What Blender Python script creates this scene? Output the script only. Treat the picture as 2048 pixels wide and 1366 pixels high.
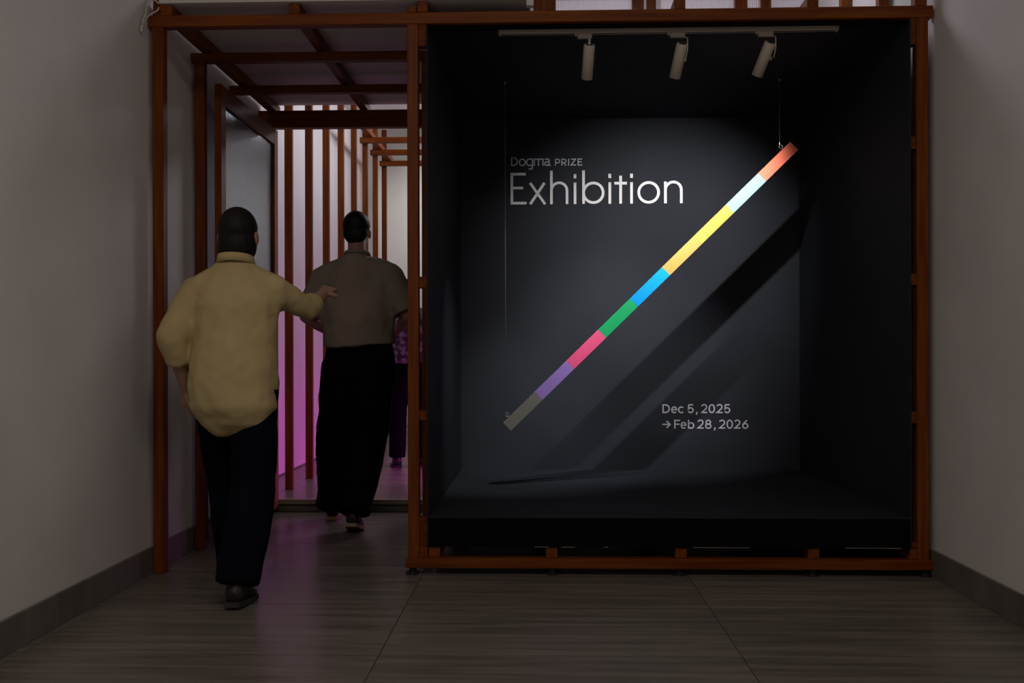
import bpy, bmesh, math, random
from mathutils import Vector, Matrix, Euler
random.seed(7)
PI = math.pi
scene = bpy.context.scene
C = scene.collection
for o in list(bpy.data.objects): bpy.data.objects.remove(o)

# ------------------------------------------------------------------ camera, world, room lights, exposure
cam_d = bpy.data.cameras.new('camera'); cam = bpy.data.objects.new('camera', cam_d); C.objects.link(cam)
cam.location = (0, -4.27, 1.0)
cam.rotation_euler = Euler((PI/2, math.radians(.13), math.radians(1.75)), 'XYZ')
cam_d.sensor_width = 36.0; cam_d.lens = 36.0*1900/2048; cam_d.shift_y = 24/2048
cam_d.clip_start = .05
scene.camera = cam
w = bpy.data.worlds.new('world'); scene.world = w; w.use_nodes = True
w.node_tree.nodes['Background'].inputs[0].default_value = (.5, .5, .55, 1)
w.node_tree.nodes['Background'].inputs[1].default_value = 0.002
vs = scene.view_settings
vs.view_transform = 'Standard'; vs.look = 'None'; vs.exposure = 0.0; vs.gamma = 1.0
vs.use_curve_mapping = False

def area(name, loc, rot, size, size_y, power, col, spread=180):
    l = bpy.data.lights.new(name, 'AREA'); l.shape = 'RECTANGLE'; l.size = size; l.size_y = size_y
    l.energy = power; l.color = col; l.spread = math.radians(spread)
    o = bpy.data.objects.new(name, l); C.objects.link(o); o.location = loc; o.rotation_euler = rot
    return o
# dim ceiling fixture of the lobby, above and behind the photographer
area('lobby_ceiling_light', (-.15, -3.6, 3.42), (0, 0, 0), 2.2, .6, 33.0, (1, .89, .81))
# unseen gallery lights, aimed to brighten its walls and ribbed panels
area('gallery_ceiling_light', (-.55, 4.1, 3.30), (0, math.radians(72), 0), .25, 3.8, 15.5, (.92, .89, 1.0), 120)
area('gallery_ceiling_light', (.75, 4.2, 3.40), (math.radians(-62), 0, 0), 1.4, .4, 22, (.95, .92, 1.0), 120)
area('gallery_ceiling_light', (.75, 1.0, 3.42), (0, 0, 0), .9, .5, 11, (.95, .91, 1.0))
area('gallery_wall_washer', (-.5, 6.9, 3.40), (math.radians(48), 0, 0), 2.0, .2, 14, (1, .97, .95), 130)
# magenta LED wash of the exhibit that stands on the gallery floor behind the black box
area('gallery_floor_wash', (-.30, 3.5, .40), (0, math.radians(75), 0), .3, 2.4, 11, (1, .07, .87), 150)

# ------------------------------------------------------------------ materials
def mat(name):
    m = bpy.data.materials.new(name); m.use_nodes = True
    return m, m.node_tree, m.node_tree.nodes['Principled BSDF']
def simple(name, col, rough=.5, metal=0.0, spec=.5):
    m, nt, b = mat(name)
    b.inputs['Base Color'].default_value = (*col, 1); b.inputs['Roughness'].default_value = rough
    b.inputs['Metallic'].default_value = metal; b.inputs['Specular IOR Level'].default_value = spec
    return m
def noisy(name, c0, c1, scale=(1, 1, 1), nscale=6, rough=.6, detail=6, bump=0.0, spec=.3, objrand=0.0, lo=.3, hi=.7, rvar=0.0):
    m, nt, b = mat(name); N = nt.nodes; L = nt.links
    tc = N.new('ShaderNodeTexCoord'); mp = N.new('ShaderNodeMapping'); mp.inputs['Scale'].default_value = scale
    oi = N.new('ShaderNodeObjectInfo')
    va = N.new('ShaderNodeVectorMath'); va.operation = 'MULTIPLY_ADD'
    L.new(oi.outputs['Random'], va.inputs[0]); va.inputs[1].default_value = (13, 17, 11)
    L.new(tc.outputs['Object'], va.inputs[2]); L.new(va.outputs[0], mp.inputs['Vector'])
    nz = N.new('ShaderNodeTexNoise'); nz.inputs['Scale'].default_value = nscale; nz.inputs['Detail'].default_value = detail
    L.new(mp.outputs[0], nz.inputs['Vector'])
    cr = N.new('ShaderNodeValToRGB'); cr.color_ramp.elements[0].position = lo; cr.color_ramp.elements[1].position = hi
    cr.color_ramp.elements[0].color = (*c0, 1); cr.color_ramp.elements[1].color = (*c1, 1)
    L.new(nz.outputs['Fac'], cr.inputs[0])
    out = cr.outputs[0]
    if objrand:
        hs = N.new('ShaderNodeHueSaturation'); mr = N.new('ShaderNodeMapRange')
        mr.inputs['To Min'].default_value = 1-objrand; mr.inputs['To Max'].default_value = 1+objrand
        L.new(oi.outputs['Random'], mr.inputs[0]); L.new(mr.outputs[0], hs.inputs['Value']); L.new(out, hs.inputs['Color']); out = hs.outputs[0]
    L.new(out, b.inputs['Base Color'])
    b.inputs['Roughness'].default_value = rough; b.inputs['Specular IOR Level'].default_value = spec
    if rvar:
        mr2 = N.new('ShaderNodeMapRange'); mr2.inputs['To Min'].default_value = rough-rvar; mr2.inputs['To Max'].default_value = rough+rvar
        L.new(nz.outputs['Fac'], mr2.inputs[0]); L.new(mr2.outputs[0], b.inputs['Roughness'])
    if bump:
        bp = N.new('ShaderNodeBump'); bp.inputs['Strength'].default_value = bump; bp.inputs['Distance'].default_value = .004
        L.new(nz.outputs['Fac'], bp.inputs['Height']); L.new(bp.outputs[0], b.inputs['Normal'])
    return m
W0, W1 = (.115, .019, .001), (.225, .060, .003)
M = {}
M['wood_x'] = noisy('wood_x', W0, W1, (1.2, 22, 22), 2.2, .5, 5, .05, spec=.22, objrand=.18)
M['wood_y'] = noisy('wood_y', W0, W1, (22, 1.2, 22), 2.2, .5, 5, .05, spec=.22, objrand=.18)
M['wood_z'] = noisy('wood_z', W0, W1, (22, 22, 1.2), 2.2, .5, 5, .05, spec=.22, objrand=.18)
M['wood_end'] = noisy('wood_end', (.09, .018, .002), (.17, .045, .006), (1, 1, 1), 40, .6, 5, .1, spec=.15, objrand=.2)
M['plaster'] = noisy('plaster', (.71, .685, .67), (.78, .76, .745), (1, 1, 1), 2.2, .82, 5, .03)
M['white_board'] = noisy('white_board', (.74, .71, .67), (.80, .77, .73), (1, 1, 1), 3, .6, 4)
M['black_paint'] = noisy('black_paint', (.0205, .0235, .031), (.0255, .0292, .0385), (1, 1, 1), 2.6, .70, 8, .02, spec=.2)
M['black_edge'] = noisy('black_edge', (.003, .003, .0035), (.005, .005, .0055), (1, 1, 1), 5, .9, 6, spec=.1)
M['chip'] = simple('chip', (.55, .48, .38), .8)
M['tile'] = noisy('tile', (.115, .100, .084), (.205, .180, .153), (.55, 9, 1), 3.0, .32, 8, .02, spec=.38, objrand=.08, lo=.32, hi=.68, rvar=.07)
M['grout'] = simple('grout', (.055, .05, .045), .9)
M['skirting'] = noisy('skirting', (.125, .118, .10), (.20, .19, .16), (3, 3, 1), 3, .45, 6, .02, objrand=.08)
M['lamp_white'] = simple('lamp_white', (.62, .56, .47), .42)
M['lamp_dark'] = simple('lamp_dark', (.03, .03, .03), .5)
M['steel'] = simple('steel', (.62, .62, .62), .3, 1.0)
M['wire'] = simple('wire', (.45, .43, .40), .4, .6)
M['rubber_and_shade'] = simple('rubber_and_shade', (.012, .012, .012), .6)
M['letter'] = simple('letter', (.80, .79, .79), .38)
M['vinyl'] = simple('vinyl', (.60, .60, .67), .5)
M['cord'] = simple('cord', (.70, .66, .60), .5)
M['nosing'] = simple('nosing', (.30, .26, .20), .4)
def glassmat(name, col, rough, ior):
    m, nt, b = mat(name)
    b.inputs['Base Color'].default_value = (*col, 1); b.inputs['Roughness'].default_value = rough
    b.inputs['IOR'].default_value = ior; b.inputs['Transmission Weight'].default_value = 1.0
    return m
M['reeded'] = glassmat('reeded_glass', (.80, .87, .92), .10, 1.35)
def translucent(name, col):
    m = bpy.data.materials.new(name); m.use_nodes = True; nt = m.node_tree; N = nt.nodes; L = nt.links
    N.remove(N['Principled BSDF'])
    t = N.new('ShaderNodeBsdfTranslucent'); t.inputs[0].default_value = (*col, 1)
    g = N.new('ShaderNodeBsdfGlossy'); g.inputs['Roughness'].default_value = .2
    tr = N.new('ShaderNodeBsdfTransparent'); tr.inputs[0].default_value = (*col, 1)
    a = N.new('ShaderNodeMixShader'); a.inputs[0].default_value = .12
    a2 = N.new('ShaderNodeMixShader'); a2.inputs[0].default_value = .45
    L.new(t.outputs[0], a.inputs[1]); L.new(g.outputs[0], a.inputs[2])
    L.new(a.outputs[0], a2.inputs[1]); L.new(tr.outputs[0], a2.inputs[2])
    L.new(a2.outputs[0], N['Material Output'].inputs[0])
    return m
M['polycarb'] = translucent('polycarbonate', (.90, .88, .90))
def emit(name, col, s):
    m = bpy.data.materials.new(name); m.use_nodes = True; nt = m.node_tree; N = nt.nodes
    N.remove(N['Principled BSDF']); e = N.new('ShaderNodeEmission'); e.inputs[0].default_value = (*col, 1); e.inputs[1].default_value = s
    nt.links.new(e.outputs[0], N['Material Output'].inputs[0]); return m
M['lens'] = emit('spot_lens', (1, .95, .88), 30)

# ------------------------------------------------------------------ helpers
def link(name, me, m=None, parent=None, loc=(0, 0, 0), rot=(0, 0, 0)):
    o = bpy.data.objects.new(name, me); C.objects.link(o)
    if m is not None and me is not None: me.materials.append(m)
    o.location = loc; o.rotation_euler = rot
    if parent is not None: o.parent = parent
    return o
def empty(name, loc=(0, 0, 0), rz=0):
    o = bpy.data.objects.new(name, None); C.objects.link(o); o.location = loc; o.rotation_euler = (0, 0, rz)
    o.empty_display_size = .1; return o
def tag(o, label=None, cat=None, group=None, kind=None):
    if label: o['label'] = label
    if cat: o['category'] = cat
    if group: o['group'] = group
    if kind: o['kind'] = kind
    return o
def bm_mesh(name, bm, smooth=False):
    me = bpy.data.meshes.new(name)
    bmesh.ops.recalc_face_normals(bm, faces=bm.faces)
    bm.to_mesh(me); bm.free()
    if smooth: me.polygons.foreach_set('use_smooth', [True]*len(me.polygons))
    return me
def box_mesh(sx, sy, sz, bev=0.0):
    bm = bmesh.new(); bmesh.ops.create_cube(bm, size=1)
    bmesh.ops.scale(bm, vec=(sx, sy, sz), verts=bm.verts)
    if bev: bmesh.ops.bevel(bm, geom=list(bm.edges), offset=bev, segments=1, affect='EDGES')
    return bm_mesh('box', bm)
def box(name, x0, x1, y0, y1, z0, z1, m, parent=None, bev=0.002):
    """box between two corners, its origin at its middle"""
    me = box_mesh(abs(x1-x0), abs(y1-y0), abs(z1-z0), bev)
    p = Vector(((x0+x1)/2, (y0+y1)/2, (z0+z1)/2))
    if parent is not None: p = p - wloc(parent)
    return link(name, me, m, parent, p)
def wloc(o):
    p = Vector(o.location)
    while o.parent is not None:
        o = o.parent; p = p + Vector(o.location)
    return p
def timber(name, x0, x1, y0, y1, z0, z1, parent):
    d = max((x1-x0, 'wood_x'), (y1-y0, 'wood_y'), (z1-z0, 'wood_z'))
    return box(name, x0, x1, y0, y1, z0, z1, M[d[1]], parent, .0025)
def add_cyl(bm, p0, p1, r0, r1=None, n=20, cap=True):
    r1 = r0 if r1 is None else r1
    p0 = Vector(p0); p1 = Vector(p1); d = (p1-p0)
    q = d.to_track_quat('Z', 'Y')
    a = []; b = []
    for i in range(n):
        t = 2*PI*i/n; v = Vector((math.cos(t), math.sin(t), 0))
        a.append(bm.verts.new(p0+q@(v*r0))); b.append(bm.verts.new(p1+q@(v*r1)))
    for i in range(n): bm.faces.new((a[i], a[(i+1) % n], b[(i+1) % n], b[i]))
    if cap: bm.faces.new(a[::-1]); bm.faces.new(b)
def tube(name, pts, r, m, parent=None, n=8, loc=(0, 0, 0)):
    bm = bmesh.new(); rings = []
    P = [Vector(p) for p in pts]
    up = Vector((0.123, .321, .93)).normalized()
    for i, p in enumerate(P):
        d = (P[min(i+1, len(P)-1)]-P[max(i-1, 0)]).normalized()
        s = d.cross(up)
        if s.length < 1e-3: s = d.cross(Vector((1, 0, 0)))
        s.normalize(); t = d.cross(s)
        rings.append([bm.verts.new(p+(s*math.cos(2*PI*k/n)+t*math.sin(2*PI*k/n))*r) for k in range(n)])
    for a, b in zip(rings, rings[1:]):
        for k in range(n): bm.faces.new((a[k], a[(k+1) % n], b[(k+1) % n], b[k]))
    bm.faces.new(rings[0][::-1]); bm.faces.new(rings[-1])
    return link(name, bm_mesh(name, bm, True), m, parent, loc)

# ------------------------------------------------------------------ the room
LW, RW = -1.79, 1.752            # lobby side walls
GL = -1.985                      # gallery left wall, set back behind the slats
FL2 = .075                       # raised gallery floor
YS = 1.72                        # where the raised floor starts
YB, YF, ZC = -5.6, 8.0, 3.5
def struct(o): o['kind'] = 'structure'; return o
struct(box('wall_left', LW-.3, LW, YB, YS+.04, 0, ZC, M['plaster'], None, 0))
struct(box('wall_gallery_left', GL-.2, GL, YS+.04, YF, 0, ZC, M['plaster'], None, 0))
struct(box('wall_right', RW, RW+.2, YB, YF, 0, ZC, M['plaster'], None, 0))
struct(box('wall_far', GL, RW, YF, YF+.15, 0, ZC, M['plaster'], None, 0))
struct(box('wall_rear', LW, RW, YB-.15, YB, 0, ZC, M['plaster'], None, 0))
struct(box('ceiling', GL-.2, RW+.2, YB, YF, ZC, ZC+.1, M['plaster'], None, 0))

fl = struct(link('floor', box_mesh(RW-LW, YS-YB+.04, .1, 0), M['grout'], None, ((RW+LW)/2, (YS+YB)/2+.02, -.054)))
def clip_tiles(parent, xs0, pitch_x, ys0, pitch_y, X0, X1, Y0, Y1, z, m):
    cache = {}
    i0 = math.floor((X0-xs0)/pitch_x); i1 = math.ceil((X1-xs0)/pitch_x)
    j0 = math.floor((Y0-ys0)/pitch_y); j1 = math.ceil((Y1-ys0)/pitch_y)
    g = .0014
    for j in range(j0, j1):
        for i in range(i0, i1):
            a, b = max(X0, xs0+i*pitch_x)+g, min(X1, xs0+(i+1)*pitch_x)-g
            c, d = max(Y0, ys0+j*pitch_y)+g, min(Y1, ys0+(j+1)*pitch_y)-g
            if b-a < .01 or d-c < .01: continue
            k = (round(b-a, 4), round(d-c, 4))
            if k not in cache:
                cache[k] = box_mesh(b-a, d-c, .01, .0009); cache[k].materials.append(m)
            link('floor_tile', cache[k], None, parent, Vector(((a+b)/2, (c+d)/2, z-.005))-wloc(parent))
clip_tiles(fl, -.54, 1.2, -.515, .6, LW, RW, YB, YS, 0.0, M['tile'])
fl2 = struct(link('floor_gallery', box_mesh(RW-GL, YF-YS-.04, .05, 0), M['grout'], None, ((RW+GL)/2, (YF+YS+.04)/2, FL2-.034)))
clip_tiles(fl2, -.54, 1.2, YS+.04, .6, GL, RW, YS+.04, YF, FL2, M['tile'])
# step up to the gallery: kick strip, black strip painting in the shadow gap and worn nosing
st = struct(empty('trim_1', (-1.2, YS, 0)))
box('kick', LW, -.52, YS+.012, YS+.04, 0, .034, M['tile'], st, 0)
box('shade_strip', LW, -.52, YS+.02, YS+.04, .034, .044, M['rubber_and_shade'], st, 0)  # black strip, shade under the nosing put into its colour
box('nosing', LW, -.52, YS, YS+.045, .044, FL2+.001, M['nosing'], st, .003)
# stone skirting laid as lengths of tile
def skirting(name, x, s, y0, y1, first, z0=0.0, h=.12):
    b = struct(empty(name, (x, (y0+y1)/2, z0)))
    y = first
    while y > y0: y -= 1.2
    while y < y1:
        a, c = max(y, y0)+.0012, min(y+1.2, y1)-.0012
        if c-a > .02: box('skirting_tile', min(x, x+s*.014), max(x, x+s*.014), a, c, z0, z0+h, M['skirting'], b, .0015)
        y += 1.2
skirting('baseboard_left', LW, 1, YB, YS-.01, -.835)
skirting('baseboard_right', RW, -1, YB, YS-.01, -1.2)
skirting('baseboard_gallery', GL, 1, YS+.05, YF, 2.0, FL2, .012)

# ------------------------------------------------------------------ timber frame
T = .05
fr = tag(empty('timber_frame', (0, 0, 0)), 'reddish brown timber post and beam frame around the doorway and the black display box', 'timber frame')
ZT = 2.541                       # top of the cross beams
ZB = ZT-.052
PX = (-1.766, -.602, 1.671)      # left faces of the front posts
timber('cross_beam', -1.782, 1.744, 0, .052, ZB, ZT, fr)
timber('bottom_rail', -.613, 1.744, 0, .052, .033, .078, fr)
timber('post', PX[0], PX[0]+T, .001, .053, 0, ZB, fr)
timber('post', PX[1], PX[1]+T, .001, .053, .078, ZB, fr)
timber('post', PX[2], PX[2]+T, .001, .053, .078, ZB, fr)
# frames further back; their beams pass over the doorway up to the box
ROWS = (.525, 1.115)
for k, y in enumerate(ROWS):
    timber('cross_beam', -1.782, -.53, y, y+.05, ZB+.003, ZT-.004, fr)
    timber('post', -.602, -.552, y, y+.05, 0, ZB+.003, fr)
timber('post', -1.766, -1.716, ROWS[0], ROWS[0]+.05, 0, ZB+.003, fr)
HY = 1.68
timber('door_header', -1.782, -.53, HY, HY+.06, ZT-.112, ZT-.004, fr)
timber('door_jamb', -1.766, -1.70, HY+.002, HY+.058, 0, ZT-.112, fr)
timber('post', -.602, -.552, HY, HY+.05, 0, ZT-.112, fr)
# right side row along the wall, running on behind the box
for y in ROWS+(1.68, 2.15, 2.716, 3.28):
    timber('post', 1.690, 1.740, y, y+.05, FL2 if y > YS else 0, 3.1, fr)
timber('post', 1.664, 1.716, .001, .053, ZT, 3.1, fr)
timber('post', -1.766, -1.736, .012, .052, ZT, 3.1, fr)
# lengthwise joists on top of the beams
JX = (-1.733, -1.14, -.556, .020, .600, 1.190)
for k, x in enumerate(JX):
    y1 = 1.80
    if k == 2: timber('joist', x, x+T, -.002, y1, ZT, ZT+.05, fr)
    else: timber('joist', x, x+(.058 if k == 0 else T), .004, y1, ZT, ZT+.05, fr)
timber('packing_block', -.602, -.560, .002, .052, ZT, ZT+.026, fr)
# worn end grain of the joists under the box and the blocks that space it off the posts
for x in (-.51, .020, .600, 1.190, 1.640):
    o = timber('floor_joist', x, x+.052, .012, 1.78, .078, .127, fr)
for (x0, x1, z0, z1) in ((-.552, -.5155, 2.39, ZB), (-.552, -.5155, 1.297, 1.348), (-.552, -.5155, .70, .742),
                         (-.552, -.5155, .130, .260), (-.552, -.513, .0785, .130),
                         (1.6455, 1.671, 2.37, ZB), (1.6455, 1.671, 1.905, 1.962), (1.6455, 1.671, 1.30, 1.352), (1.6455, 1.671, .685, .737),
                         (1.6455, 1.671, .130, .155)):
    box('spacer_block', x0, x1, .006, .056, z0, z1, M['wood_end'], fr, .002)
for x in (-.585, .05, .62, 1.215, 1.715):
    bm = bmesh.new(); add_cyl(bm, (0, 0, 0), (0, 0, .012), .030, .030, 20); add_cyl(bm, (0, 0, .012), (0, 0, .034), .016, .016, 14)
    link('levelling_foot', bm_mesh('levelling_foot', bm), M['rubber_and_shade'], fr, (x, .034, 0))
# white ceiling boards over the doorway, with the folded end strip
box('ceiling_board', -1.729, -.046, -.012, 1.77, ZT+.051, ZT+.073, M['white_board'], fr, .001)
box('board_end_strip', -.062, -.030, -.016, .02, ZT+.018, ZT+.073, M['white_board'], fr, .001)

# ------------------------------------------------------------------ reeded door leaf, standing open along the left wall
dr = struct(empty('door_1', (-1.70, 1.68, 0)))
DX0, DX1 = -1.692, -1.656
DY0, DY1, DZ0, DZ1 = .612, 1.675, .035, 2.405
timber('stile', DX0, DX1, DY0, DY0+.075, DZ0, DZ1, dr)
timber('stile', DX0, DX1, DY1-.075, DY1, DZ0, DZ1, dr)
timber('rail', DX0, DX1, DY0+.075, DY1-.075, DZ1-.10, DZ1, dr)
timber('rail', DX0, DX1, DY0+.075, DY1-.075, DZ0, DZ0+.12, dr)
bm = bmesh.new(); n = 92; wv = (DY1-DY0-.15)/n
cols = []
for i in range(n*4+1):
    y = DY0+.075+i*wv/4; x = .004+.0022*abs(math.sin(PI*i/4))
    cols.append([bm.verts.new((sx*1, y, z)) for sx, z in ((x, DZ0+.12), (x, DZ1-.10), (-.004, DZ1-.10), (-.004, DZ0+.12))])
for a, b in zip(cols, cols[1:]):
    for k in range(4): bm.faces.new((a[k], b[k], b[(k+1) % 4], a[(k+1) % 4]))
bm.faces.new(cols[0]); bm.faces.new(cols[-1][::-1])
link('pane', bm_mesh('pane', bm), M['reeded'], dr, Vector((-1.676, 0, 0))-wloc(dr))

# ------------------------------------------------------------------ gallery beyond: slat screen along the wall, portal frames
ss = tag(empty('slat_screen', (-1.72, 4, FL2)), 'row of upright orange brown timber slats along the white gallery wall', 'slat screen')
YSL = [2.150+.566*k for k in range(8)]
for k, y in enumerate(YSL):
    timber('slat', -1.745, -1.692, y, y+.035, FL2, 3.46, ss)
for k in (5, 6, 7):
    timber('portal_beam', -1.76, -.2, YSL[k]-.055, YSL[k]-.003, 3.055, 3.108, ss)
timber('lengthwise_beam', -1.69, -1.635, YSL[4]+.2, YSL[7]+.1, 3.110, 3.165, ss)
timber('lengthwise_beam', -1.69, -1.635, YSL[0]-.03, YSL[0]+.62, 2.93, 2.985, ss)
timber('portal_beam', -1.62, -.2, 2.62, 2.67, 2.855, 2.905, ss)
timber('portal_beam', -1.36, -1.02, 2.30, 2.35, 2.78, 2.83, ss)

# ribbed clear panels in a timber grid above the back of the black box
rs = tag(empty('ribbed_screen', (.9, 2.06, 2.4)), 'ribbed translucent panel screen with timber mullions above the black box', 'screen')
def ribbed(x0, x1):
    bm = bmesh.new(); n = int((x1-x0)/.0125); c = []
    for i in range(n*4+1):
        x = x0+(x1-x0)*i/(n*4); y = .004*math.sin(2*PI*i/4)
        c.append([bm.verts.new((x-.9, y+dy, z)) for dy, z in ((0, 0.0), (0, .95), (.004, .95), (.004, 0.0))])
    for a, b in zip(c, c[1:]):
        for k in range(4): bm.faces.new((a[k], b[k], b[(k+1) % 4], a[(k+1) % 4]))
    bm.faces.new(c[0]); bm.faces.new(c[-1][::-1])
    link('ribbed_panel', bm_mesh('ribbed_panel', bm), M['polycarb'], rs)
MU = ((-.045, .030), (.610, .685), (.705, .765), (1.285, 1.365), (1.455, 1.52))
ribbed(.035, .605); ribbed(.80, 1.28); ribbed(1.37, 1.45); ribbed(1.525, 1.74)
for a, b in MU: timber('mullion', a, b, 2.035, 2.085, FL2, 3.4, rs)
timber('screen_rail', -.045, 1.685, 2.03, 2.09, 2.34, 2.398, rs)

# ------------------------------------------------------------------ black display box
bx = tag(empty('display_box', (.565, .9, .127)), 'walk-in sized matte black display box with raised floor inside the timber frame', 'display box')
BX0, BX1, BZ0, BZ1, BY1, t = -.511, 1.641, .262, 2.50, 1.815, .018
box('floor_panel', BX0, BX1, .006, BY1+t, .128, BZ0, M['black_paint'], bx, .0015)
box('back_panel', BX0, BX1, BY1, BY1+t, BZ0, BZ1, M['black_paint'], bx, 0)
box('side_panel', BX0-.004, BX0, .004, BY1+t, .130, BZ1, M['black_paint'], bx, 0)
box('side_panel', BX1, BX1+.004, .004, BY1+t, .130, BZ1, M['black_paint'], bx, 0)
box('top_panel', BX0, BX1, .056, BY1+t, BZ1, BZ1+.018, M['black_paint'], bx, 0)
box('front_fascia', BX0+.002, BX1-.002, .002, .0055, .129, BZ0-.002, M['black_edge'], bx, 0)
box('front_lip', BX0, BX1, .030, .055, ZB-.014, ZB-.001, M['black_edge'], bx, 0)
# paint rubbed off along the lower edge of the box
for (x0, x1) in ((-.03, .03), (.09, .15), (.68, .93), (.28, .30), (1.35, 1.60)):
    box('paint_chip', x0, x1, .0008, .0019, .1295, .1308, M['chip'], bx, 0)

# ------------------------------------------------------------------ track and spotlights
tr = tag(empty('light_track', (.586, .14, 2.5)), 'white spotlight track rail fixed under the top of the black box', 'track rail')
box('rail', -.187, 1.360, .118, .150, 2.478, 2.4995, M['lamp_white'], tr, .002)
box('slot', -.180, 1.352, .129, .139, 2.4772, 2.4785, M['lamp_dark'], tr, 0)
box('end_cap', -.193, -.186, .116, .152, 2.476, 2.4995, M['lamp_white'], tr, .002)
box('end_cap', 1.359, 1.366, .116, .152, 2.476, 2.4995, M['lamp_white'], tr, .002)
def spot(label, x, axis_to, target, bracket, energy, size, blend):
    s = tag(empty('track_spotlight', (x, .134, 2.477)), label, 'spotlight', 'spotlights on the track')
    link('adapter', box_mesh(.068, .03, .022, .004), M['lamp_white'], s, (0, -.004, -.010))
    link('adapter_lever', box_mesh(.012, .022, .012, .002), M['lamp_white'], s, (-.040, -.004, -.004))
    ax = Vector(axis_to).normalized()
    top = Vector((.022, -.004, -.050)); Lb = .158; R = .0265
    if bracket:
        pts = [(.010, -.004, -.021), (.040, -.004, -.021), (.046, -.004, -.026), (.046, -.004, -.075), (.040, .010, -.118)]
        tube('bracket', pts, .0028, M['lamp_white'], s, 8)
    else:
        tube('bracket', [(.022, -.004, -.018), (.022, -.004, -.04), (.020, -.004, -.062)], .006, M['lamp_white'], s, 10)
    q = ax.to_track_quat('Z', 'Y')
    bm = bmesh.new(); prof = [(0, .004), (R*.55, .004), (R*.62, 0), (R*.92, 0), (R, .006), (R, Lb), (R*.93, Lb+.001), (R*.9, Lb-.012), (0, Lb-.014)]
    n = 32; rings = []
    for r, z in prof:
        rings.append([bm.verts.new(q@Vector((r*math.cos(2*PI*k/n), r*math.sin(2*PI*k/n), z))) for k in range(n)] if r else [bm.verts.new(q@Vector((0, 0, z)))])
    for a, b in zip(rings, rings[1:]):
        for k in range(n):
            k2 = (k+1) % n
            if len(a) == 1: bm.faces.new((a[0], b[k], b[k2]))
            elif len(b) == 1: bm.faces.new((a[k], b[0], a[k2]))
            else: bm.faces.new((a[k], b[k], b[k2], a[k2]))
    brl = link('barrel', bm_mesh('barrel', bm, True), M['lamp_white'], s, top)
    bm = bmesh.new(); add_cyl(bm, q@Vector((0, 0, Lb-.013)), q@Vector((0, 0, Lb-.010)), R*.8, R*.8, 24)
    link('lens', bm_mesh('lens', bm), M['lens'], brl)
    bm = bmesh.new(); add_cyl(bm, q@Vector((0, 0, -.001)), q@Vector((0, 0, .006)), R*.6, R*.6, 20)
    link('vent_cap', bm_mesh('vent_cap', bm), M['lamp_dark'], brl)
    if bracket:
        bm = bmesh.new(); c = q@Vector((0, 0, .075)); add_cyl(bm, c+Vector((.022, 0, 0)), c+Vector((.034, 0, 0)), .010, .009, 16)
        link('tilt_knob', bm_mesh('tilt_knob', bm), M['lamp_white'], brl)
    l = bpy.data.lights.new('spot_light', 'SPOT'); l.energy = energy; l.spot_size = math.radians(size); l.spot_blend = blend
    l.color = (1, .985, .985); l.shadow_soft_size = .009
    lo = bpy.data.objects.new('spot_light', l); C.objects.link(lo); lo.parent = s
    lo.location = top+ax*(Lb+.012)
    wp = Vector((x, .134, 2.477))+lo.location
    lo.rotation_euler = (Vector(target)-wp).to_track_quat('-Z', 'Y').to_euler()
    return s
spot('white track spotlight hanging nearly upright over the lettering', .205, (-.010, .10, -.16), (-.22, 1.40, .40), False, 70, 50, 1.0)
spot('white track spotlight leaning on a side bracket between two others', .632, (-.028, .10, -.16), (.44, 1.8, .70), True, 92, 54, 1.0)
spot('most tilted white track spotlight, above the red end of the bar', 1.035, (-.050, .10, -.15), (.76, 1.8, 1.54), True, 112, 74, 1.0)

# ------------------------------------------------------------------ coloured bar on two wires
P0 = Vector((-.1875, .97, .597)); P1 = Vector((1.379, .97, 2.126))
bd = P1-P0; BL = bd.length
ang = math.atan2(bd.z, bd.x)
cb = tag(empty('striped_bar', P0), 'long square bar of nine coloured segments hung on a slant before the black wall', 'bar')
cb.rotation_euler = (0, -ang, 0)
cols = [(.20, .20, .175), (.33, .21, .62), (.90, .105, .27), (.012, .42, .14), (.0, .33, .86), (.70, .31, .075), (.60, .385, .068), (.25, .47, .61), (.90, .20, .115)]
seg = BL/9
for k, c in enumerate(cols):
    link('bar_segment', box_mesh(seg, .06, .062, .0008), simple('bar_paint', c, .6, 0, .2), cb, ((k+.5)*seg, 0, 0))
def eye(u):
    g = empty('eye_screw'); g.parent = cb
    bpy.data.objects.remove(g)
    bm = bmesh.new(); n, m2, R, r = 20, 8, .0095, .0022
    base = Vector((u, 0, .031)); rr = []
    add_cyl(bm, base, base+Vector((0, 0, .008)), .002, .002, 8)
    cen = base+Vector((0, 0, .0165))
    for i in range(n):
        a = 2*PI*i/n; rr.append([bm.verts.new(cen+Vector(((R+r*math.cos(2*PI*k/m2))*math.cos(a), r*math.sin(2*PI*k/m2), (R+r*math.cos(2*PI*k/m2))*math.sin(a)))) for k in range(m2)])
    for i in range(n):
        for k in range(m2): bm.faces.new((rr[i][k], rr[(i+1) % n][k], rr[(i+1) % n][(k+1) % m2], rr[i][(k+1) % m2]))
    link('eye_screw', bm_mesh('eye_screw', bm, True), M['steel'], cb)
    d = Vector((bd.x/BL, 0, bd.z/BL)); up = Vector((-d.z, 0, d.x))
    return P0+d*u+up*(.031+.0165+.0095)
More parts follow.
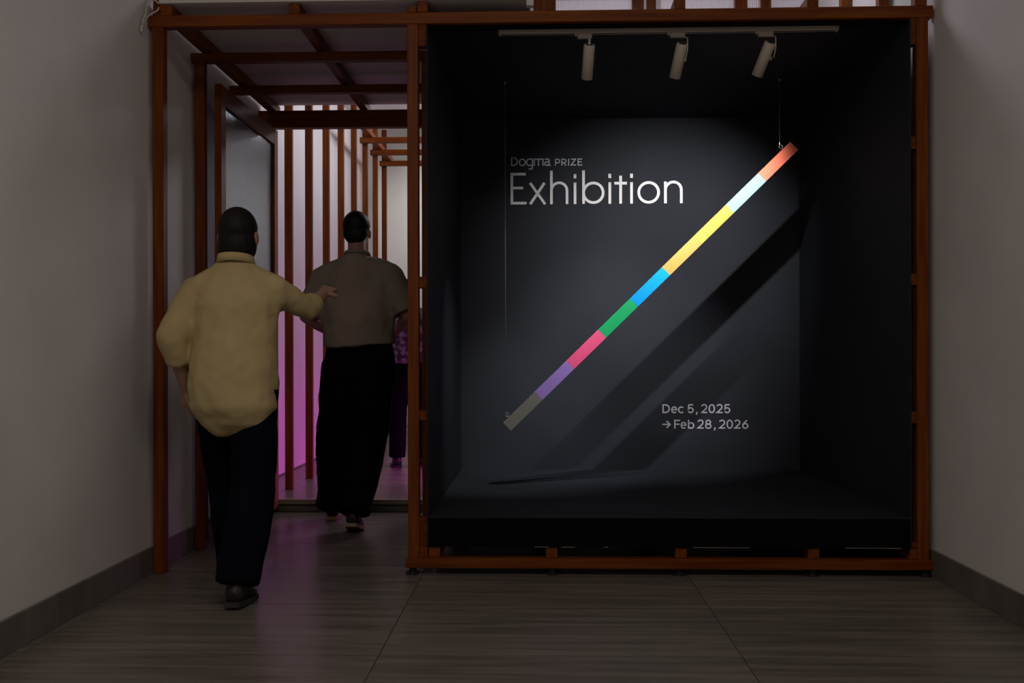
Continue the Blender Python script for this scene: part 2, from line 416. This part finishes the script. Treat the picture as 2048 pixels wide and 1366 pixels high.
for u, lb in ((.045, 'long thin hanging wire holding the grey end of the coloured bar'), (BL-.045, 'short thin hanging wire holding the red end of the coloured bar')):
    e = eye(u)
    wz = tag(empty('hanging_wire', (e.x, e.y, e.z)), lb, 'wire')
    tube('strand', [(0, 0, .0015), (0, 0, 1.0*(2.5-e.z)-.012)], .0011, M['wire'], wz, 6)
    bm = bmesh.new(); z = 2.5-e.z; add_cyl(bm, (0, 0, z-.016), (0, 0, z-.001), .003, .005, 12)
    link('ceiling_hook', bm_mesh('ceiling_hook', bm), M['steel'], wz)
    bm = bmesh.new(); add_cyl(bm, (0, 0, .004), (0, 0, .016), .002, .002, 8)
    link('crimp', bm_mesh('crimp', bm), M['steel'], wz)

# ------------------------------------------------------------------ lettering built from strokes
def arc(cx, cy, rx, ry, a0, a1, n=20):
    return [(cx+rx*math.cos(math.radians(a0+(a1-a0)*i/n)), cy+ry*math.sin(math.radians(a0+(a1-a0)*i/n))) for i in range(n+1)]
def add_stroke(bm, pts, w, d, y):
    P = [Vector((a, b)) for a, b in pts]
    closed = (P[0]-P[-1]).length < 1e-6
    if closed: P = P[:-1]
    n = len(P); Lf = []; Rt = []
    for i in range(n):
        if closed: a, b = P[i-1], P[(i+1) % n]
        else: a, b = P[max(i-1, 0)], P[min(i+1, n-1)]
        d1 = (P[i]-a); d2 = (b-P[i])
        if d1.length < 1e-9: d1 = d2
        if d2.length < 1e-9: d2 = d1
        d1 = d1.normalized(); d2 = d2.normalized()
        nn = Vector((-(d1+d2).y, (d1+d2).x)).normalized()
        k = w/2/max(.35, nn.dot(Vector((-d1.y, d1.x))))
        Lf.append(P[i]+nn*k); Rt.append(P[i]-nn*k)
    def mk(p, yy): return bm.verts.new((p.x, yy, p.y))
    q = [(mk(Lf[i], y), mk(Rt[i], y), mk(Rt[i], y+d), mk(Lf[i], y+d)) for i in range(n)]
    rng = range(n) if closed else range(n-1)
    for i in rng:
        a, b = q[i], q[(i+1) % n]
        for k in range(4): bm.faces.new((a[k], b[k], b[(k+1) % 4], a[(k+1) % 4]))
    if not closed: bm.faces.new(q[0][::-1]); bm.faces.new(q[-1])
def letters(name, label, x0, z0, glyphs, unit, w, depth, m, yback):
    """glyphs: list of (list of polylines in drawing units, baseline 0)"""
    t = tag(empty(name, (x0, yback, z0)), label, 'lettering')
    for g in glyphs:
        ch = g[0]
        cx = min(p[0] for s in g[1] for p in s)*unit
        bm = bmesh.new()
        for k, s in enumerate(g[1]):
            add_stroke(bm, [(a*unit-cx, b*unit) for a, b in s], w*unit, depth, -depth-.0003*k)
        link('letter', bm_mesh('letter', bm), m, t, (cx, 0, 0))
    return t
YBK = BY1-.0006
xh = 236
def iglyph(x): return [[(x, 0), (x, xh)], [(x, 283), (x, 330)]]
def arch(x0, x1, top): r = (x1-x0)/2; return [[(x0, 0), (x0, top)], arc((x0+x1)/2, xh-13-r+12, r, r, 180, 0, 24)+[(x1, 0)]]
EX = [('E', [[(85, 0), (85, 347)], [(72, 334), (240, 334)], [(85, 181), (210, 181)], [(72, 13), (248, 13)]]),
      ('x', [[(287, 0), (446, xh)], [(452, 0), (287, xh)]]),
      ('h', arch(522, 694, 370)),
      ('i', iglyph(783)),
      ('b', [[(877, 0), (877, 370)], arc(985, 122, 108, 108, 0, 360, 48)]),
      ('i', iglyph(1166)),
      ('t', [[(1285, 0), (1285, 308)], [(1216, 226), (1355, 226)]]),
      ('i', iglyph(1405)),
      ('o', [arc(1593, 122, 109, 109, 0, 360, 48)]),
      ('n', arch(1777, 1951, xh+4))]
EX = [(c, [[(a-72, b) for a, b in s] for s in g]) for c, g in EX]
ex = letters('exhibition_lettering', 'large raised silver white letters reading Exhibition on the black wall', -.192, 1.954, EX, 1.096/1895, 30, .008, M['letter'], YBK)
# screw heads of the raised letters
for (gx, gz) in ((85, 325), (85, 13), (230, 13), (522, 358), (694, 60), (783, 225), (783, 318), (877, 358), (877, 180), (1166, 222), (1166, 318), (1285, 236), (1405, 222), (1405, 318), (1640, 25), (1930, 195), (372, 118), (440, 26)):
    bm = bmesh.new(); u = 1.096/1895; add_cyl(bm, (0, 0, 0), (0, -.0015, 0), .0022, .0018, 8)
    link('screw_head', bm_mesh('screw_head', bm), M['lamp_dark'], ex, ((gx-72)*u, -.0088, gz*u))
DG = [('D', [[(155, 0), (155, 200)], [(142, 187), (210, 187)]+arc(200, 100, 84, 87, 85, -85, 20)+[(200, 13), (142, 13)]]),
      ('o', [arc(398, 82, 66, 74, 0, 360, 36)]),
      ('g', [arc(560, 82, 64, 74, 65, 295, 24), [(555, 156), (630, 156), (630, -30)]+arc(600, -40, 30, 32, 0, -90, 10)+[(545, -72)], [(560, 10), (630, 18)]]),
      ('m', [[(672, 0), (672, 162)], [(672, 152), (870, 152), (870, 0)], [(768, 0), (768, 150)]]),
      ('a', [[(910, 152), (990, 152), (1010, 135), (1010, 12), (1045, 12)], [(1010, 92), (950, 88)]+arc(950, 50, 38, 38, 90, 270, 14)+[(1010, 14)]]),
      ('P', [[(1157, 0), (1157, 158)], [(1150, 147), (1205, 147)]+arc(1205, 105, 44, 42, 90, -90, 16)+[(1157, 63)]]),
      ('R', [[(1302, 0), (1302, 158)], [(1295, 147), (1350, 147)]+arc(1350, 107, 44, 40, 90, -90, 16)+[(1302, 67)], [(1345, 68), (1398, 0)]]),
      ('I', [[(1457, 0), (1457, 158)]]),
      ('Z', [[(1508, 147), (1612, 147), (1516, 12), (1625, 12)]]),
      ('E', [[(1672, 0), (1672, 158)], [(1664, 147), (1768, 147)], [(1672, 82), (1755, 82)], [(1664, 11), (1768, 11)]])]
DG1 = [(c, [[(a-142, b) for a, b in s] for s in g]) for c, g in DG[:5]]
DG2 = [(c, [[(a-1150, b) for a, b in s] for s in g]) for c, g in DG[5:]]
u2 = .456/1628
letters('brand_lettering', 'small grey mixed-case word reading Dogma above the raised lettering', -.189, 2.201, DG1, u2, 29, .0016, M['vinyl'], YBK)
letters('prize_lettering', 'small grey capitals reading PRIZE above the raised lettering', -.189+u2*1008, 2.201, DG2, u2, 23, .0016, M['vinyl'], YBK)
# dates, drawn on a 130 unit cap height
def dig(c, x):
    if c == '2': return [arc(x+42, 92, 36, 32, 165, -20, 16)+[(x+70, 66), (x+8, 9), (x+88, 9)]]
    if c == '0': return [arc(x+46, 65, 38, 58, 0, 360, 40)]
    if c == '5': return [[(x+80, 122), (x+18, 122), (x+12, 62)]+arc(x+44, 42, 37, 35, 128, -155, 24)]
    if c == '8': return [arc(x+44, 94, 32, 29, 0, 360, 30), arc(x+44, 37, 38, 32, 0, 360, 30)]
    if c == '6': return [arc(x+46, 40, 37, 34, 0, 360, 32), [(x+70, 122), (x+40, 96), (x+13, 62), (x+9, 40)]]
    if c == ',': return [[(x+12, 20), (x+12, 2), (x+2, -26)]]
def lo(c, x):
    if c == 'D': return [[(x+9, 0), (x+9, 130)], [(x, 121), (x+45, 121)]+arc(x+45, 65, 55, 56, 88, -88, 20)+[(x, 9)]]
    if c == 'e': return [[(x+10, 50), (x+80, 50)]+arc(x+45, 48, 36, 42, 3, 315, 26)]
    if c == 'c': return [arc(x+46, 48, 38, 42, 45, 315, 24)]
    if c == 'F': return [[(x+9, 0), (x+9, 130)], [(x, 121), (x+88, 121)], [(x+9, 65), (x+78, 65)]]
    if c == 'b': return [[(x+9, 0), (x+9, 130)], arc(x+46, 46, 38, 40, 0, 360, 32)]
    if c == '>': return [[(x, 62), (x+112, 62)], [(x+62, 112), (x+114, 62), (x+62, 10)]]
L1 = [(c, (lo if c in 'Dec' else dig)(c, x)) for c, x in (('D', 0), ('e', 128), ('c', 230), ('5', 370), (',', 495), ('2', 570), ('0', 678), ('2', 795), ('5', 905))]
L2 = [('>', lo('>', -2))]+[(c, lo(c, x)) for c, x in (('F', 172), ('e', 265), ('b', 374))]+[(c, dig(c, x)) for c, x in (('2', 516), ('8', 628), (',', 758), ('2', 832), ('0', 940), ('2', 1055), ('6', 1168))]
u3 = .545/1262
letters('date_lettering', 'light grey date reading Dec 5, 2025 low on the black wall', .773, .618, L1, u3, 19, .0012, M['vinyl'], YBK)
letters('date_lettering', 'light grey arrow and date reading Feb 28, 2026 below the first date', .773, .519, L2, u3, 19, .0012, M['vinyl'], YBK)

# ------------------------------------------------------------------ white cord looped over the frame corner
cp = [(-1.731, -.006, 2.592), (-1.748, -.012, 2.606), (-1.765, -.022, 2.598), (-1.774, -.040, 2.565), (-1.771, -.055, 2.530), (-1.774, -.075, 2.497), (-1.776, -.085, 2.475)]
cq = [(-1.731, -.006, 2.575), (-1.737, -.010, 2.560), (-1.757, -.025, 2.540), (-1.767, -.050, 2.515), (-1.771, -.070, 2.490), (-1.776, -.082, 2.462)]
def smooth_path(p, n=6):
    P = [Vector(v) for v in p]; P = [2*P[0]-P[1]]+P+[2*P[-1]-P[-2]]; out = []
    for i in range(1, len(P)-2):
        for k in range(n):
            t = k/n; a, b, c, d = P[i-1:i+3]
            out.append(.5*((2*b)+(c-a)*t+(2*a-5*b+4*c-d)*t*t+(3*b-a-3*c+d)*t**3))
    out.append(P[-2]); return out
wc = tag(empty('white_cord', (-1.76, 0, 2.6)), 'thin white cord looped over the corner of the timber frame by the wall', 'cord')
for p in (cp, cq): tube('cord_strand', [v-Vector((-1.76, 0, 2.6)) for v in smooth_path(p)], .0034, M['cord'], wc, 8)
link('plug', box_mesh(.010, .016, .030, .003), M['cord'], wc, (-.018, -.084, -.148))

# ------------------------------------------------------------------ people
def ring_frame(d):
    d = Vector(d).normalized()
    side = d.cross(Vector((0, 1, 0)))
    if side.length < .2: side = d.cross(Vector((1, 0, 0)))
    side.normalize(); fwd = side.cross(d)
    return side, fwd
def add_loft(bm, rings, n=20):
    """rings: (centre, half width, half depth); closed tube with caps"""
    R = []
    for i, (c, rx, ry) in enumerate(rings):
        c = Vector(c); a = Vector(rings[max(i-1, 0)][0]); b = Vector(rings[min(i+1, len(rings)-1)][0])
        s, f = ring_frame(b-a)
        R.append([bm.verts.new(c+s*rx*math.cos(2*PI*k/n)+f*ry*math.sin(2*PI*k/n)) for k in range(n)])
    for a, b in zip(R, R[1:]):
        for k in range(n): bm.faces.new((a[k], a[(k+1) % n], b[(k+1) % n], b[k]))
    bm.faces.new(R[0][::-1]); bm.faces.new(R[-1])
def add_ball(bm, c, r, rot=None):
    g = bmesh.ops.create_uvsphere(bm, u_segments=20, v_segments=12, radius=1)
    mt = Matrix.Translation(Vector(c)) @ (rot.to_matrix().to_4x4() if rot else Matrix.Identity(4)) @ Matrix.Diagonal((*r, 1))
    bmesh.ops.transform(bm, matrix=mt, verts=g['verts'])
def add_limb(bm, pts, n=16):
    """pts: (point, radius) rounded at both ends"""
    add_loft(bm, [(p, r, r) for p, r in pts], n)
    add_ball(bm, pts[0][0], (pts[0][1],)*3); add_ball(bm, pts[-1][0], (pts[-1][1],)*3)
def fuse(name, bm, m, parent, voxel=.008, it=8, disp=0.0):
    """voxel-fuse the overlapping forms into one continuous smooth surface"""
    bmesh.ops.recalc_face_normals(bm, faces=bm.faces)
    me = bpy.data.meshes.new('form'); bm.to_mesh(me); bm.free()
    o = bpy.data.objects.new('form', me); C.objects.link(o)
    md = o.modifiers.new('r', 'REMESH'); md.mode = 'VOXEL'; md.voxel_size = voxel
    sm = o.modifiers.new('s', 'SMOOTH'); sm.factor = .5; sm.iterations = it
    if disp:
        tx = bpy.data.textures.new('folds', 'CLOUDS'); tx.noise_scale = .13
        dp = o.modifiers.new('d', 'DISPLACE'); dp.texture = tx; dp.strength = disp; dp.mid_level = .5
        t2 = bpy.data.textures.new('creases', 'MARBLE'); t2.noise_scale = .22; t2.turbulence = 9; t2.marble_type = 'SOFT'
        d2 = o.modifiers.new('e', 'DISPLACE'); d2.texture = t2; d2.strength = disp*.55; d2.mid_level = .5; d2.texture_coords = 'LOCAL'
    bpy.context.view_layer.update()
    dg = bpy.context.evaluated_depsgraph_get()
    out = bpy.data.meshes.new_from_object(o.evaluated_get(dg))
    bpy.data.objects.remove(o)
    out.name = name
    out.polygons.foreach_set('use_smooth', [True]*len(out.polygons))
    out.materials.clear()
    return link(name, out, m, parent)
def hand(bm, wrist, d, palm_n, side, s=1.0, curl=.5):
    """palm with four unequal fingers and a thumb leaving the side of the palm"""
    d = Vector(d).normalized(); pn = Vector(palm_n); pn = (pn-d*pn.dot(d)).normalized(); sd = d.cross(pn)*side
    wv = Vector(wrist); k = wv+d*.085*s
    add_loft(bm, [(wv, .024*s, .018*s), (wv+d*.04*s, .034*s, .015*s), (k, .039*s, .013*s)], 14)
    for j, (off, ln) in enumerate(((-.030, .062), (-.010, .074), (.010, .070), (.029, .054))):
        b = k+sd*off*s-d*.006*s; p1 = b+(d*math.cos(curl*.6)+pn*math.sin(curl*.6))*ln*.5*s
        p2 = p1+(d*math.cos(curl*1.7)+pn*math.sin(curl*1.7))*ln*.5*s
        add_limb(bm, [(b, .0092*s), (p1, .0088*s), (p2, .0074*s)], 10)
    tb = wv+d*.028*s-sd*.030*s; t1 = tb+(d*.6-sd*.7+pn*.3).normalized()*.038*s; t2 = t1+(d*.85-sd*.2+pn*.4).normalized()*.032*s
    add_limb(bm, [(tb, .012*s), (t1, .0105*s), (t2, .0085*s)], 10)
def person(label, loc, rz, spec):
    s = spec; p = tag(empty('person', loc, rz), label, 'person')
    J = {k: Vector(v) for k, v in s['J'].items()}
    bm = bmesh.new()
    hc = J['head']
    # trunk, neck, head with face, ears
    add_loft(bm, [(J['pelvis']+Vector((0, 0, -.10)), .13, .09), (J['pelvis'], .15, .10), (J['waist'], .125, .085), (J['chest'], .15, .10), (J['neck']+Vector((0, 0, -.06)), .13, .07), (J['neck']+Vector((0, 0, .0)), .06, .055)], 24)
    add_loft(bm, [(J['neck']+Vector((0, -.005, -.03)), .062, .06), ((J['neck']+hc)/2+Vector((0, -.005, -.02)), .052, .056), (hc+Vector((0, -.01, -.04)), .052, .06)], 18)
    hr = Euler((s.get('nod', 0), 0, s.get('turn', 0)))
    def H(v): return hc+hr.to_matrix()@Vector(v)
    add_ball(bm, H((0, -.012, .025)), (.074, .092, .088), hr); add_ball(bm, H((0, .022, -.045)), (.056, .066, .066), hr)
    add_ball(bm, H((0, .055, -.088)), (.026, .024, .020), hr)
    add_limb(bm, [(H((0, .078, .012)), .009), (H((0, .097, -.024)), .0125)], 10)
    for e in (-1, 1):
        add_ball(bm, H((e*.076, -.012, -.012)), (.010, .021, .032), hr); add_ball(bm, H((e*.030, .072, .006)), (.014, .010, .009), hr)
    add_ball(bm, H((0, .083, -.055)), (.024, .009, .007), hr)
    for q in ('l', 'r'):
        sh, el, wr = J['sh_'+q], J['el_'+q], J['wr_'+q]
        add_limb(bm, [(J['neck']+Vector((0, 0, -.055)), .045), (sh+Vector((0, 0, -.012)), .044), ((sh+el)/2, .042), (el, .037)]); add_limb(bm, [(el, .037), (el.lerp(wr, .35), .038), (wr, .024)])
        hand(bm, wr, wr-el+Vector(s['hand_'+q][0]), s['hand_'+q][1], 1 if q == 'r' else -1, s.get('hs', 1), s['hand_'+q][2])
        hp, kn, an = J['hip_'+q], J['kn_'+q], J['an_'+q]
        add_limb(bm, [(hp, .080), (hp.lerp(kn, .5), .066), (kn, .050)]); add_limb(bm, [(kn, .050), (kn.lerp(an, .3), .052), (an, .034)])
    fuse('body', bm, s['skin'], p, .0065, 5)
    # hair
    bm = bmesh.new(); s['hair'](bm, H, hr); fuse('hair', bm, s['hair_m'], p, .007, 5)
    # shirt
    bm = bmesh.new(); s['shirt'](bm, J); sh = fuse('shirt', bm, s['shirt_m'], p, .010, 7, .024)
    nk = J['neck']+Vector((0, -.006, .012)); bm = bmesh.new(); cr = s['collar']; R = []
    for rr, zz in ((cr[0]+.010, -.012), (cr[0]+.004, cr[1]), (cr[0]-.004, cr[1]), (cr[0]-.004, -.012)):
        R.append([bm.verts.new(nk+Vector((rr*math.cos(2*PI*k/28), rr*math.sin(2*PI*k/28), zz+.012*math.sin(2*PI*k/28)*-1))) for k in range(28)])
    for a, b in zip(R, R[1:]+R[:1]):
        for k in range(28): bm.faces.new((a[k], a[(k+1) % 28], b[(k+1) % 28], b[k]))
    link('collar', bm_mesh('collar', bm, True), s['shirt_m'], sh)
    # trousers
    bm = bmesh.new()
    tw = s['tw']
    hem = J['pelvis']
    add_loft(bm, [(hem+Vector((0, 0, -.11)), tw[0]*1.02, .115), (hem, tw[0], .120), (J['waist']+Vector((0, 0, -.02)), tw[0]*.86, .105)], 24)
    for q in ('l', 'r'):
        hp, kn, an = J['hip_'+q], J['kn_'+q], J['an_'+q]
        low = an+Vector((0, -.012, .005))
        add_loft(bm, [(hp+Vector((0, 0, .05)), tw[1], tw[1]), (hp.lerp(kn, .5), tw[1]*.98, tw[1]), (kn, tw[2], tw[2]), (kn.lerp(low, .5), tw[3]*1.04, tw[3]), (low, tw[3], tw[3]*1.05)], 20)
    fuse('trousers', bm, s['trouser_m'], p, .010, 7, .014)
    for q in ('l', 'r'):
        bm = bmesh.new(); an = J['an_'+q]; pit = s['pitch_'+q]
        rm = Euler((pit, 0, s.get('toe_'+q, 0))).to_matrix()
        def S(v): return an+rm@Vector(v)
        add_loft(bm, [(S((0, -.062, -.035)), .026, .026), (S((0, -.045, -.030)), .036, .036), (S((0, .0, -.026)), .039, .042), (S((0, .07, -.036)), .044, .030), (S((0, .135, -.046)), .041, .020), (S((0, .172, -.050)), .022, .013)], 18)
        add_ball(bm, S((0, -.012, -.005)), (.040, .050, .038))
        sh = fuse('shoe', bm, s['shoe_m'], p, .006, 4)
        bm = bmesh.new(); pr = [(-.030, -.070), (.030, -.070), (.040, -.02), (.048, .08), (.044, .14), (.020, .180), (-.020, .180), (-.044, .14), (-.048, .08), (-.040, -.02)]
        a = [bm.verts.new(S((x, y, -.075))) for x, y in pr]; b = [bm.verts.new(S((x, y, -.056))) for x, y in pr]
        for k in range(len(pr)): bm.faces.new((a[k], a[(k+1) % len(pr)], b[(k+1) % len(pr)], b[k]))
        bm.faces.new(a[::-1]); bm.faces.new(b)
        link('sole', bm_mesh('sole', bm), s['sole_m'], sh)
    return p
skin = noisy('skin', (.36, .20, .13), (.44, .25, .17), (1, 1, 1), 12, .5, 4)
hairm = noisy('hair', (.006, .005, .005), (.014, .011, .010), (60, 60, 4), 3, .6, 4, .3, spec=.25)
def sleeve(bm, a, b, f, r0, r1):
    a = Vector(a); b = Vector(b); e = a.lerp(b, f)
    add_ball(bm, a, (r0,)*3)
    add_loft(bm, [(a, r0, r0), (a.lerp(e, .5), (r0+r1)/2, (r0+r1)/2), (e, r1, r1)], 18)

# 1: loose cream-yellow shirt, navy trousers, stepping towards the doorway
def hair1(bm, H, hr):
    add_ball(bm, H((0, -.016, .030)), (.079, .094, .090), hr); add_ball(bm, H((0, -.046, -.035)), (.069, .056, .078), hr)
    for e in (-1, 1): add_ball(bm, H((e*.058, -.020, -.035)), (.020, .045, .060), hr)
def shirt1(bm, J):
    c = J['chest']; pl = J['pelvis']
    rings = [(pl+Vector((0, -.03, -.205)), .075, .055), (pl+Vector((0, -.025, -.17)), .135, .105), (pl+Vector((0, -.02, -.10)), .180, .148), (pl+Vector((0, -.01, .02)), .178, .152),
             (J['waist'], .174, .145), (c, .176, .135), (J['neck']+Vector((0, -.005, -.075)), .165, .105), (J['neck']+Vector((0, -.005, -.015)), .090, .080), (J['neck']+Vector((0, -.005, .018)), .068, .066)]
    add_loft(bm, rings, 32)
    for q in 'lr':
        sleeve(bm, J['sh_'+q]+Vector((0, 0, -.012)), J['el_'+q], 1.0, .066, .057); add_limb(bm, [(J['neck']+Vector((0, -.005, -.03)), .060), (J['sh_'+q]+Vector((0, 0, -.008)), .066)])
        add_loft(bm, [(J['el_'+q], .057, .057), (J['el_'+q].lerp(J['wr_'+q], .45), .054, .054)], 18); add_ball(bm, J['el_'+q], (.057,)*3)
sp1 = dict(
    J=dict(head=(.0, .035, 1.485), neck=(0, .0, 1.365), chest=(0, -.005, 1.20), waist=(0, -.005, 1.02), pelvis=(0, 0, .88),
           sh_l=(-.158, -.01, 1.275), el_l=(-.235, -.07, 1.065), wr_l=(-.225, .05, .855), sh_r=(.158, .0, 1.275), el_r=(.245, .16, 1.19), wr_r=(.270, .37, 1.265),
           hip_l=(-.085, .01, .82), kn_l=(-.095, .20, .46), an_l=(-.09, .30, .075), hip_r=(.085, -.01, .82), kn_r=(.065, .0, .445), an_r=(.04, -.115, .082)),
    hand_l=((0, 0, -.1), (1, .2, 0), .5), hand_r=((0, 0, .02), (-.3, 0, -1), .35), pitch_l=0, pitch_r=-.08, nod=-.05, hs=.95, collar=(.068, .022),
    skin=skin, hair=hair1, hair_m=hairm, shirt=shirt1, shirt_m=noisy('cream_cotton', (.48, .375, .175), (.55, .44, .225), (1, 1, 1), 5, .85, 5, .1),
    trouser_m=noisy('navy_denim', (.003, .003, .008), (.006, .006, .014), (1, 1, 1), 30, .95, 5, spec=.08), tw=(.150, .094, .090, .088),
    shoe_m=simple('dark_shoe', (.02, .018, .016), .5), sole_m=simple('dark_sole', (.03, .028, .025), .7))
person('person in loose cream yellow shirt and navy trousers reaching out by the open door', (-1.245, -.42, 0), 0, sp1)

# 2: grey-beige tee, black wide trousers, arms bent in front
def hair2(bm, H, hr):
    add_ball(bm, H((0, -.018, .034)), (.080, .095, .088), hr); add_ball(bm, H((0, -.052, -.014)), (.070, .048, .070), hr)
def shirt2(bm, J):
    c = J['chest']; pl = J['pelvis']
    add_loft(bm, [(pl+Vector((0, 0, .075)), .205, .150), (J['waist']+Vector((0, 0, .04)), .212, .152), (c, .212, .142), (J['neck']+Vector((0, -.005, -.085)), .185, .110), (J['neck']+Vector((0, -.005, -.02)), .095, .085), (J['neck']+Vector((0, -.005, .016)), .070, .070)], 32)
    for q in 'lr': sleeve(bm, J['sh_'+q]+Vector((0, 0, -.016)), J['el_'+q], .93, .074, .084); add_limb(bm, [(J['neck']+Vector((0, -.005, -.035)), .062), (J['sh_'+q]+Vector((0, 0, -.016)), .074)])
sp2 = dict(
    J=dict(head=(-.012, .045, 1.705), neck=(0, .0, 1.565), chest=(.005, -.005, 1.38), waist=(.01, -.005, 1.15), pelvis=(.015, 0, .97),
           sh_l=(-.185, -.01, 1.465), el_l=(-.292, -.03, 1.215), wr_l=(-.20, .20, 1.125), sh_r=(.185, -.01, 1.465), el_r=(.292, -.03, 1.215), wr_r=(.19, .20, 1.13),
           hip_l=(-.085, .01, .90), kn_l=(-.165, .16, .50), an_l=(-.21, .30, .077), hip_r=(.105, -.01, .90), kn_r=(.05, .02, .49), an_r=(.005, -.15, .10)),
    hand_l=((.10, 0, .02), (.3, 0, 1), .7), hand_r=((-.10, 0, .02), (-.3, 0, 1), .7), pitch_l=0, pitch_r=-.30, nod=-.12, hs=1.05, collar=(.068, .006),
    skin=skin, hair=hair2, hair_m=hairm, shirt=shirt2, shirt_m=noisy('taupe_cotton', (.26, .215, .165), (.32, .265, .205), (1, 1, 1), 5, .85, 5, .1),
    trouser_m=noisy('black_cloth', (.003, .003, .004), (.005, .005, .007), (1, 1, 1), 30, .95, 5, spec=.08), tw=(.205, .122, .112, .098),
    shoe_m=simple('black_shoe', (.012, .012, .012), .5), sole_m=simple('tan_sole', (.32, .20, .10), .6))
person('person in taupe tee and wide black trousers walking in through the doorway', (-1.055, 1.17, 0), 0, sp2)

# 3: visitor further inside, mostly hidden behind the second person
def hair3(bm, H, hr):
    add_ball(bm, H((0, -.015, .032)), (.083, .096, .090), hr); add_ball(bm, H((0, -.045, -.06)), (.080, .055, .11), hr)
def shirt3(bm, J):
    c = J['chest']; pl = J['pelvis']
    add_loft(bm, [(pl+Vector((0, 0, .02)), .18, .13), (J['waist'], .17, .125), (c, .18, .13), (J['neck']+Vector((0, -.005, -.08)), .155, .10), (J['neck']+Vector((0, -.005, -.02)), .085, .08), (J['neck']+Vector((0, -.005, .012)), .065, .065)], 32)
    for q in 'lr': sleeve(bm, J['sh_'+q]+Vector((0, 0, -.012)), J['el_'+q], .8, .064, .064); add_limb(bm, [(J['neck']+Vector((0, -.005, -.035)), .058), (J['sh_'+q]+Vector((0, 0, -.012)), .064)])
sp3 = dict(
    J=dict(head=(.0, .03, 1.415), neck=(0, .0, 1.295), chest=(0, -.005, 1.14), waist=(0, -.005, .97), pelvis=(0, 0, .84),
           sh_l=(-.155, -.01, 1.245), el_l=(-.215, -.03, 1.005), wr_l=(-.21, .06, .80), sh_r=(.155, -.01, 1.245), el_r=(.215, -.03, 1.005), wr_r=(.21, .06, .80),
           hip_l=(-.08, .01, .78), kn_l=(-.09, .03, .43), an_l=(-.10, .02, .075), hip_r=(.08, -.01, .78), kn_r=(.09, .03, .43), an_r=(.10, .0, .075)),
    hand_l=((0, 0, -.1), (1, .2, 0), .5), hand_r=((0, 0, -.1), (-1, .2, 0), .5), pitch_l=0, pitch_r=0, nod=-.1, hs=.92, collar=(.064, .006),
    skin=skin, hair=hair3, hair_m=hairm, shirt=shirt3, shirt_m=noisy('patterned_cloth', (.05, .035, .055), (.30, .22, .30), (1, 1, 1), 22, .85, 4, .05, lo=.45, hi=.6),
    trouser_m=noisy('dark_cloth', (.003, .003, .004), (.005, .005, .007), (1, 1, 1), 30, .95, 5, spec=.08), tw=(.155, .09, .075, .07),
    shoe_m=simple('black_shoe', (.012, .012, .012), .5), sole_m=simple('dark_sole', (.03, .028, .025), .7))
person('dark-haired person in a dark patterned top further inside the gallery', (-1.075, 3.45, FL2), .25, sp3)
